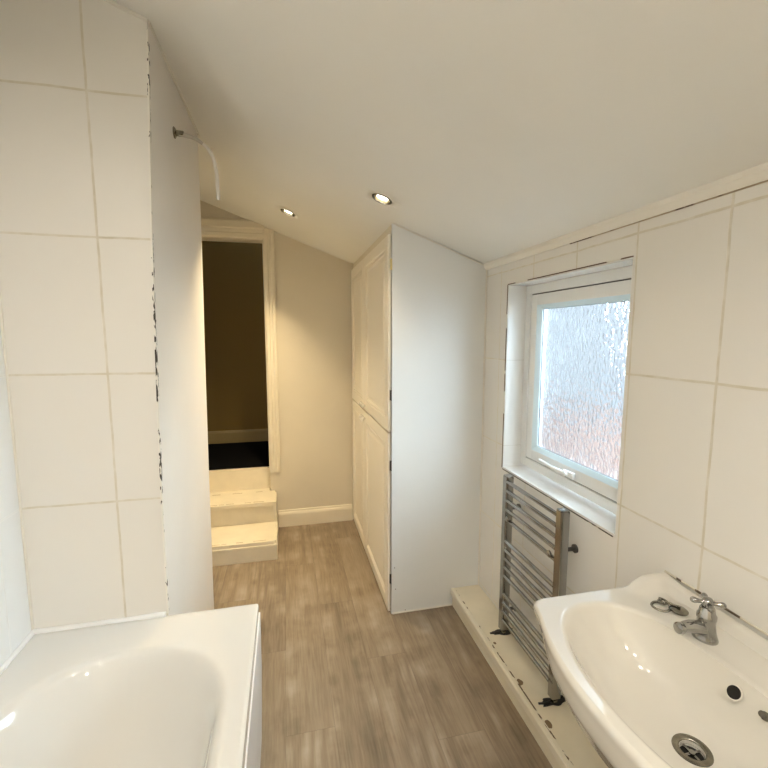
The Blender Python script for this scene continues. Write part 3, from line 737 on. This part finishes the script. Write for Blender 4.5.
# overflow on the back slope of the bowl
od = Vector((-.80, 0, .60)).normalized(); oc = Vector((.8735, .613, .776))
b = MB(); b.lathe([(.0125, -.004), (.0130, .0006), (.0150, .0006), (.0155, -.002)], oc, od, 30, False, False); ov = b.build('overflow_ring', M['ceramic'], bs, 60)
b = MB(); b.lathe([(.0130, -.004), (.0130, .0002)], oc, od, 28); b.build('overflow_hole', M['void'], ov)
cs = Vector((.866, .549, .784))
b = MB(); b.lathe([(.008, -.003), (.008, .003), (.005, .005), (.004, .011), (.006, .013)], cs, od, 18); b.build('chain_stay', M['chrome_worn'], bs, 50)
bead([(XR-.002, .28, .838), (XR-.002, .60, .838), (XR-.002, .93, .838)], .003, M['chip_seal'], 'trim_14', 'old sealant between basin and tiles')

# tap
TX, TY, TZ = .925, .722, .8065
tp = thing('basin_tap', 'chrome cross-head pillar tap on the back of the basin', 'tap', (TX, TY, TZ))
b = MB(); b.lathe([(.0255, 0), (.0255, .003), (.0235, .008), (.0205, .020), (.0185, .034), (.0180, .046), (.0195, .050), (.0195, .058), (.0165, .062), (.0150, .074), (.0125, .077)], (TX, TY, TZ), (0, 0, 1), 28); b.build('body', M['chrome'], tp, 40)
b = MB(); b.tube(bez([(TX-.006, TY, TZ+.024), (TX-.030, TY+.001, TZ+.032), (TX-.052, TY+.002, TZ+.035), (TX-.068, TY+.002, TZ+.034)], 6), [.0165-.006*i/18 for i in range(19)], 16)
b.lathe([(.0095, -.004), (.0125, 0), (.0125, .010), (.0095, .012)], (TX-.066, TY+.002, TZ+.034), (-1, .02, .15), 20); b.build('spout', M['chrome'], tp, 50)
b = MB(); b.lathe([(.010, 0), (.011, .006), (.0115, .016), (.008, .021), (.003, .022)], (TX, TY, TZ+.076), (0, 0, 1), 22)
for k in range(4):
    a = PI*.25 + k*PI/2 + .15; d = Vector((math.cos(a), math.sin(a), 0)); c = Vector((TX, TY, TZ+.087))
    pts = [c + d*t for t in (.004, .012, .020, .026, .031, .034)]; b.tube(pts, [.0052, .0042, .0050, .0068, .0062, .0028], 12)
b.build('cross_handle', M['chrome'], tp, 50)

# plug on its chain
pg = thing('basin_plug', 'chrome basin plug with coiled ball chain lying on the basin beside the tap', 'plug', (.945, .82, .806))
b = MB(); b.lathe([(.018, 0), (.0205, .003), (.0205, .006), (.017, .0085), (.006, .0095)], (.950, .812, .8065), (.06, 0, 1), 28); b.lathe([(.003, .009), (.004, .015)], (.950, .812, .8065), (0, 0, 1), 10); b.build('disc', M['chrome_worn'], pg, 50)
b = MB(); cpts = []
for k in range(30): a = k/30*2*PI*.86 + .6; cpts.append((.920+.021*math.cos(a), .836+.019*math.sin(a), .8095))
for k in range(12): a = k/12*2*PI*.9; cpts.append((.937+.010*math.cos(a), .846+.009*math.sin(a), .813 + .001*(k % 3)))
for k in range(8): cpts.append((.937+.013*k/8, .838-.024*k/8, .818))
for p in cpts: b.lathe([(.0008, -.0028), (.0031, -.0014), (.0034, .0006), (.0018, .0030)], p, (0, 0, 1), 8)
b.tube([Vector(p) for p in cpts], .0009, 6); b.build('ball_chain', M['chrome_worn'], pg, 60)
b = MB(); b.lathe([(.0015, -.002), (.006, -.001), (.006, .003), (.0015, .004)], (.934, .850, .819), (.3, .2, 1), 12); b.build('chain_end', M['chrome_worn'], pg, 50)
